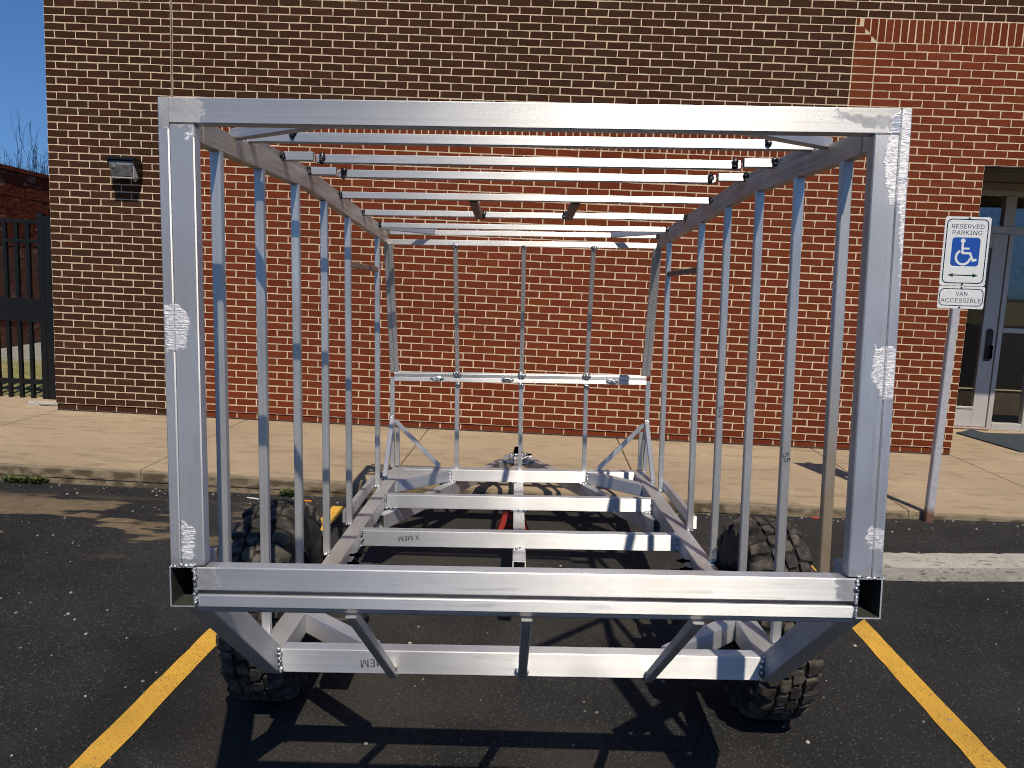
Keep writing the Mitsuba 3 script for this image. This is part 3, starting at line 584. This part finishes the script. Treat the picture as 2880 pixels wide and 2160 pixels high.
bow(-.8155, .8155, 1.743)
bow(-.8155, -.2495, 2.265); bow(-.2095, .2078, 2.278); bow(.241, .8155, 2.265)
for x in (-.2295, .2244): tp('roof_strut', tube((x, 1.773, zroof(1.787)-.006), (x, 2.299, zroof(2.275)-.006), .035, .031), 'bracket_brown')
for x in (-.203, .201): soot_line((x, 2.274, zroof(2.27)-.012), (x, 2.274, zroof(2.27)+.012), .009)
bow(-.8155, .8155, 2.753); bow(-.8155, .8155, 3.0603)
for y in (1.743, 2.265, 2.753, 3.0603):
    for s in (-1, 1): soot_line((s*.809, y-.002, zroof(y)-.012), (s*.809, y-.002, zroof(y)+.012), .0075)
for s in (-1, 1):
    tp('roof_gusset', tube((s*.820, .449, 1.176), (s*.385, .040, 1.143), .029, .029, cut1=((0, .0372, 0), (0, 1, 0)))); tp('roof_gusset', tube((s*.815, 2.826, zroof(2.82)-.001), (s*.532, 3.041, zroof(3.04)-.001), .026, .0292))
    soot_line((s*.683, .5355, 1.190), (s*.683, .5355, 1.210), .008)
# sloping front
tp('front_header', tube((-.8155, 3.0476, 1.073), (.8155, 3.0476, 1.073), .0265, .0332))
FT, FB = (3.0476, 1.0565), (3.311, .2661)
dirf = unit([0, FB[0]-FT[0], FB[1]-FT[1]]); upf = np.cross([1, 0, 0], dirf)
for s in (-1, 1):
    tp('front_corner', tube((s*.823, FT[0], FT[1]+.05), (s*.823, *FB), .0265, .0265, up=upf)); tp('front_corner', tube((s*.7955, *FT), (s*.7955, *FB), .0265, .0265, up=upf))
    tp('front_post', tube((s*.823, 3.313, ZR), (s*.823, 3.313, .232), CW, CW)); tp('front_stub', tube((s*.789, 3.313, ZR+.01), (s*.789, 3.313, -.0998), .0255, CW))
    tp('front_brace', tube((s*.806, 3.311, -.051), (s*.517, 3.311, -.3486), .0255, CW, up=(0, 1, 0)))
    tp('front_leg', tube((s*.823, 3.2964, -.0393), (s*.8177, 2.9725, ZR+.006), CW, CW)); weld_line((s*.810, 3.2945, -.031), (s*.836, 3.2945, -.031), .009, 5); weld_line((s*.805, 2.9627, ZR+.004), (s*.831, 2.9627, ZR+.004), .008, 5)
for x in (-.405, .008, .426):
    tp('front_post', tube((x, *FT), (x, *FB), .0265, .0265, up=upf)); tp('front_post', tube((x, 3.313, ZR), (x, 3.313, .2046), CW, CW))
    weld_line((x-.012, FT[0]-.004, FT[1]), (x+.012, FT[0]-.004, FT[1]), .013, 4); weld_line((x-.02, 3.2915, .263), (x+.02, 3.2915, .259), .012, 5); weld_line((x-.01, 3.2964, .198), (x+.01, 3.2964, .193), .012, 3)
tp('front_crossbar', tube((-.810, 3.311, .252), (.810, 3.311, .252), .0265, .0293, up=upf)); tp('front_crossbar', tube((-.810, 3.312, .2212), (.810, 3.312, .2212), CW, .0274))
for x in (-.532, -.083, .588): WELD.append(lump((x, 3.2945, .229), .026, len(WELD), (1.5, .3, .5), 2, .3))
# axle stubs, brackets, bolts
for s in (-1, 1):
    put('axle', wm(cat([bx(*sorted((s*.62, s*.735)), 1.0, 1.50, -.515, -.436, .004), bx(*sorted((s*.60, s*.88)), 1.20, 1.30, -.52, -.44, .006)])), 'dark_steel', TR)
    put('axle_bracket', wm(cat([bx(*sorted((s*.655, s*.745)), 1.56, 1.66, -.452, -.445, .002), bx(*sorted((s*.655, s*.663)), 1.56, 1.66, -.50, -.446, .001)])), 'dark_steel', TR)
    for x, y, z in ((.728, 1.60, -.392), (.732, 1.55, -.412), (.70, 1.50, -.43)): put('bolt', wm(cat([cyl((s*(x+.035), y, z), (s*(x-.035), y, z), .006, 10), cyl((s*(x-.005), y, z), (s*(x-.018), y, z), .012, 6)])), 'brass', TR)
k = put('weld_beads', wm(cat(WELD)), 'weld', TR, smooth=True); tag(k, None, kind='stuff')
k = put('sooty_welds', wm(cat(SOOT)), 'weld_sooty', TR, smooth=True); tag(k, None, kind='stuff')
# wheels
R0 = .3645
prof = np.array([1.0, 1.0])*np.array([(.190, -.080), (.200, -.098), (.228, -.110), (.272, -.114), (.318, -.111), (.342, -.103), (.3575, -.091), (R0, -.075), (R0+.001, 0), (R0, .075), (.3575, .091), (.342, .103), (.318, .111), (.272, .114), (.228, .110), (.200, .098), (.190, .080)])
def revolve(pr, n=72):
    a = np.arange(n)*2*np.pi/n; V = np.array([[x, r*math.sin(t), r*math.cos(t)] for t in a for r, x in pr]); k_ = len(pr); F = []
    for i in range(n):
        for j in range(k_-1): p, q = i*k_+j, ((i+1) % n)*k_+j; F += [(p, q, q+1), (p, q+1, p+1)]
    m = trimesh.Trimesh(V, np.array(F), process=False); q = np.array(m.triangles_center)*[.3, 1, 1]
    if (m.face_normals*q).sum(1).mean() < 0: m.invert()
    return m
tyre = revolve(prof)
rim = revolve(np.array([(.198, -.09), (.185, -.086), (.178, -.05), (.172, .03), (.115, .045), (.105, .055), (.055, .060), (.05, .085), (.001, .088)]), 48)
rout = np.array([(0, R0), (.065, R0), (.079, R0-.003), (.093, .355), (.103, .342), (.111, .320)])
def rad(a): return float(np.interp(abs(a), rout[:, 0], rout[:, 1]))
def block(pts, h, wrap=False):
    """tread block over (arc length, across) points, bent onto the carcass"""
    pts = np.array(pts); c0 = pts.mean(0); V = []
    for k_, sh, hh in ((0, 1.05, -.004), (1, .93, h)):
        for s, a_ in (c0+(pts-c0)*sh):
            r = rad(a_)+hh*(1 if abs(a_) < .095 else .8); t = s/R0; V.append((a_ + (math.copysign(hh*.5, a_) if abs(a_) > .095 else 0), r*math.sin(t), r*math.cos(t)))
    n = len(pts); m = trimesh.convex.convex_hull(np.array(V)); return m
PIT = 2*math.pi*R0/34
sh_a = block([(-.0285, .047), (-.024, .112), (.0165, .114), (.018, .082), (.0285, .076), (.026, .046)], .0185); sh_b = block([(-.0285, .051), (-.026, .100), (.0145, .104), (.016, .080), (.0275, .074), (.024, .049)], .0185)
ce = block([(-.0305, .003), (-.025, .035), (-.006, .042), (.021, .038), (.0300, .012), (.012, -.001)], .0180)
blocks_m = []
for k_ in (sh_a, sh_b, ce): blocks_m.append(k_)
def mirror(m): q = m.copy(); q.vertices[:, 0] *= -1; q.vertices[:, 1] *= -1; return q
plys = [mikit.ply(m, 'tread_rubber') for m in (sh_a, sh_b, ce, mirror(sh_a), mirror(sh_b), mirror(ce))]
for s in (-1, 1):
    xw = s*.958; yw = 1.235
    base = loc2w((xw, yw, -.45)); zc = -.45 + (zA(base[0], base[1])+.3815-base[2])/TM[2, 2]
    W = np.eye(4); W[:3, :3] = TM @ np.diag([-1 if s < 0 else 1, 1, 1]) @ _rot('x', .21*s) ; W[:3, 3] = loc2w((xw, yw, zc))
    W[:3, :3] = TM @ _rot('x', .21*s) @ (_rot('z', math.pi) if s < 0 else np.eye(3))
    wk = num(TR + '__wheel'); labels[wk] = {'label': ('left' if s < 0 else 'right') + ' wheel with a knobbly mud tyre'}
    def wput(name, d, A=np.eye(4)):
        scene[num(wk + '__' + name)] = {**d, 'to_world': T(W @ A)}
    wput('tyre', mikit.ply(tyre, 'rubber', smooth=40)); wput('rim', mikit.ply(rim, 'dark_steel', smooth=30))
    for i in range(34):
        for j, off in ((0 if i % 2 else 1, 0.0), (2, .5), (3 if i % 2 else 4, .35), (5, .9)):
            A = np.eye(4); A[:3, :3] = _rot('x', -(i+off)*2*math.pi/34); wput('tread_block', plys[j], A)

# ------------------------------------------------------------------ jack stand under the tongue
JS = 'jack_stand'; tag(JS, 'red steel jack stand with a yellow label under the trailer tongue', 'jack stand')
JC = loc2w((-.027, 3.153, -.50)); jz = float(zA(JC[0], JC[1])); jt = JC[2]-.012
def leg(dx, dy):
    a_, b_ = np.array([JC[0]+dx*.095, JC[1]+dy*.085, jz+.002]), np.array([JC[0]+dx*.030, JC[1]+dy*.026, jt-.06]); v, f, u = tube(a_, b_, .034, .010, up=(dx*.2, -dy, .2), c=.002); put('leg', (v, f), 'jack_red', JS)
for dx in (-1, 1):
    for dy in (-1, 1): leg(dx, dy)
for dy in (-1, 1): put('brace', bx(JC[0]-.085, JC[0]+.085, JC[1]+dy*.08-.004, JC[1]+dy*.08+.004, jz+.025, jz+.055, .001), 'jack_red', JS)
put('column', cat([bx(JC[0]-.026, JC[0]+.026, JC[1]-.026, JC[1]+.026, jz+.12, jt-.015, .004), bx(JC[0]-.05, JC[0]+.05, JC[1]-.03, JC[1]+.03, jt-.018, jt, .003)]), 'jack_red', JS)
put('label_plate', bx(JC[0]-.052, JC[0]-.004, JC[1]-.088, JC[1]-.0845, jz+.024, jz+.066), 'label_yellow', JS)

# ------------------------------------------------------------------ wheel stop, weeds, litter, stones
A0, A1 = np.array([6.75, -3.165]), np.array([8.60, -3.105]); wdx = unit(A1-A0); wnn = np.array([-wdx[1], wdx[0]])
sect = [(-.118, 0), (-.112, .078), (-.100, .092), (.095, .092), (.112, .072), (.122, 0)]; ns = 40; V, F = [], []
for i in range(ns+1):
    t = i/ns; P = A0+(A1-A0)*t; zb = float(zA(P[0], P[1]))
    for j, (o, z) in enumerate(sect):
        e = .006*(meshkit.noise(np.array([t*60, j*3.3, 1]))-.5) if 0 < j < 5 else 0.006*(meshkit.noise(np.array([t*90, j, 5]))-.5); V.append((*(P+wnn*(o+e)), zb+z+(e if 0 < j < 5 else .001)))
n = len(sect)
for i in range(ns):
    for j in range(n-1): a_ = i*n+j; F += [(a_, a_+1, a_+n+1), (a_, a_+n+1, a_+n)]
F += [(0, j+1, j) for j in range(1, n-1)] + [(ns*n, ns*n+j, ns*n+j+1) for j in range(1, n-1)]
ms = trimesh.Trimesh(np.array(V), np.array(F), process=False)
if ms.face_normals[:200, 2].mean() < 0: ms.invert()
k = put('wheel_stop', ms, 'stop_concrete'); tag(k, 'chipped grey concrete wheel stop on the asphalt right of the trailer', 'wheel stop')
def weed(x, y, w, nb, seed, lb):
    r_ = random.Random(seed); V, F = [], []
    for _ in range(nb):
        px, py = x+r_.uniform(-w, w), y+r_.uniform(-.02, .015); z = float(zA(px, py)); L = r_.uniform(.02, .06); az = r_.random()*6.28; d = np.array([math.cos(az)*.8, math.sin(az)*.6, r_.uniform(.2, 1)]); d = unit(d)*L; s = unit(np.cross(d, [0, 0, 1]))*r_.uniform(.004, .010); n = len(V); b_ = np.array([px, py, z+r_.uniform(0, .03)])
        V += [b_, b_+d*.5+s, b_+d, b_+d*.5-s]; F += [(n, n+1, n+2), (n, n+2, n+3)]
    k = put('weed', trimesh.Trimesh(np.array(V), np.array(F), process=False), 'leaf'); tag(k, lb, 'weed')
weed(1.08, KERB-.035, .16, 260, 3, 'long low green weed at the foot of the kerb near the left picture edge'); weed(3.04, KERB-.03, .05, 130, 4, 'small green weed at the foot of the kerb behind the left tyre')
def bit(x0, y0, x1, y1, w, mat, lb, name='straw'):
    z = float(zA(x0, y0))+.005; v, f, u = tube((x0, y0, z), (x1, y1, z), w, .006, c=.001); k = put(name, (v, f), mat); tag(k, lb, 'litter')
bit(2.762, -2.215, 2.86, -2.24, .009, 'plastic_white', 'thin white plastic strip lying on the asphalt along the kerb'); bit(3.183, -2.228, 3.238, -2.24, .014, 'plastic_orange', 'short orange plastic scrap lying on the asphalt along the kerb', 'plastic_scrap')
bit(6.79, -2.135, 6.915, -2.13, .012, 'plastic_red', 'thin red strip lying at the kerb foot behind the right tyre')
ms = []
for i in range(420):
    x, y = (rng.uniform(.5, 8.5), KERB-.02-abs(rng.gauss(0, .07))) if i % 3 == 0 else (rng.uniform(1.5, 8.5), rng.uniform(-5.6, -2.3)); r = rng.choice((.003, .004, .005, .008)); ms.append(lump((x, y, float(zA(x, y))+r*.3), r, i, (1, 1, .7), 1, .3))
k = put('gravel', cat(ms), 'pebble', smooth=True); tag(k, 'loose stone chips scattered on the asphalt', 'gravel', kind='stuff')
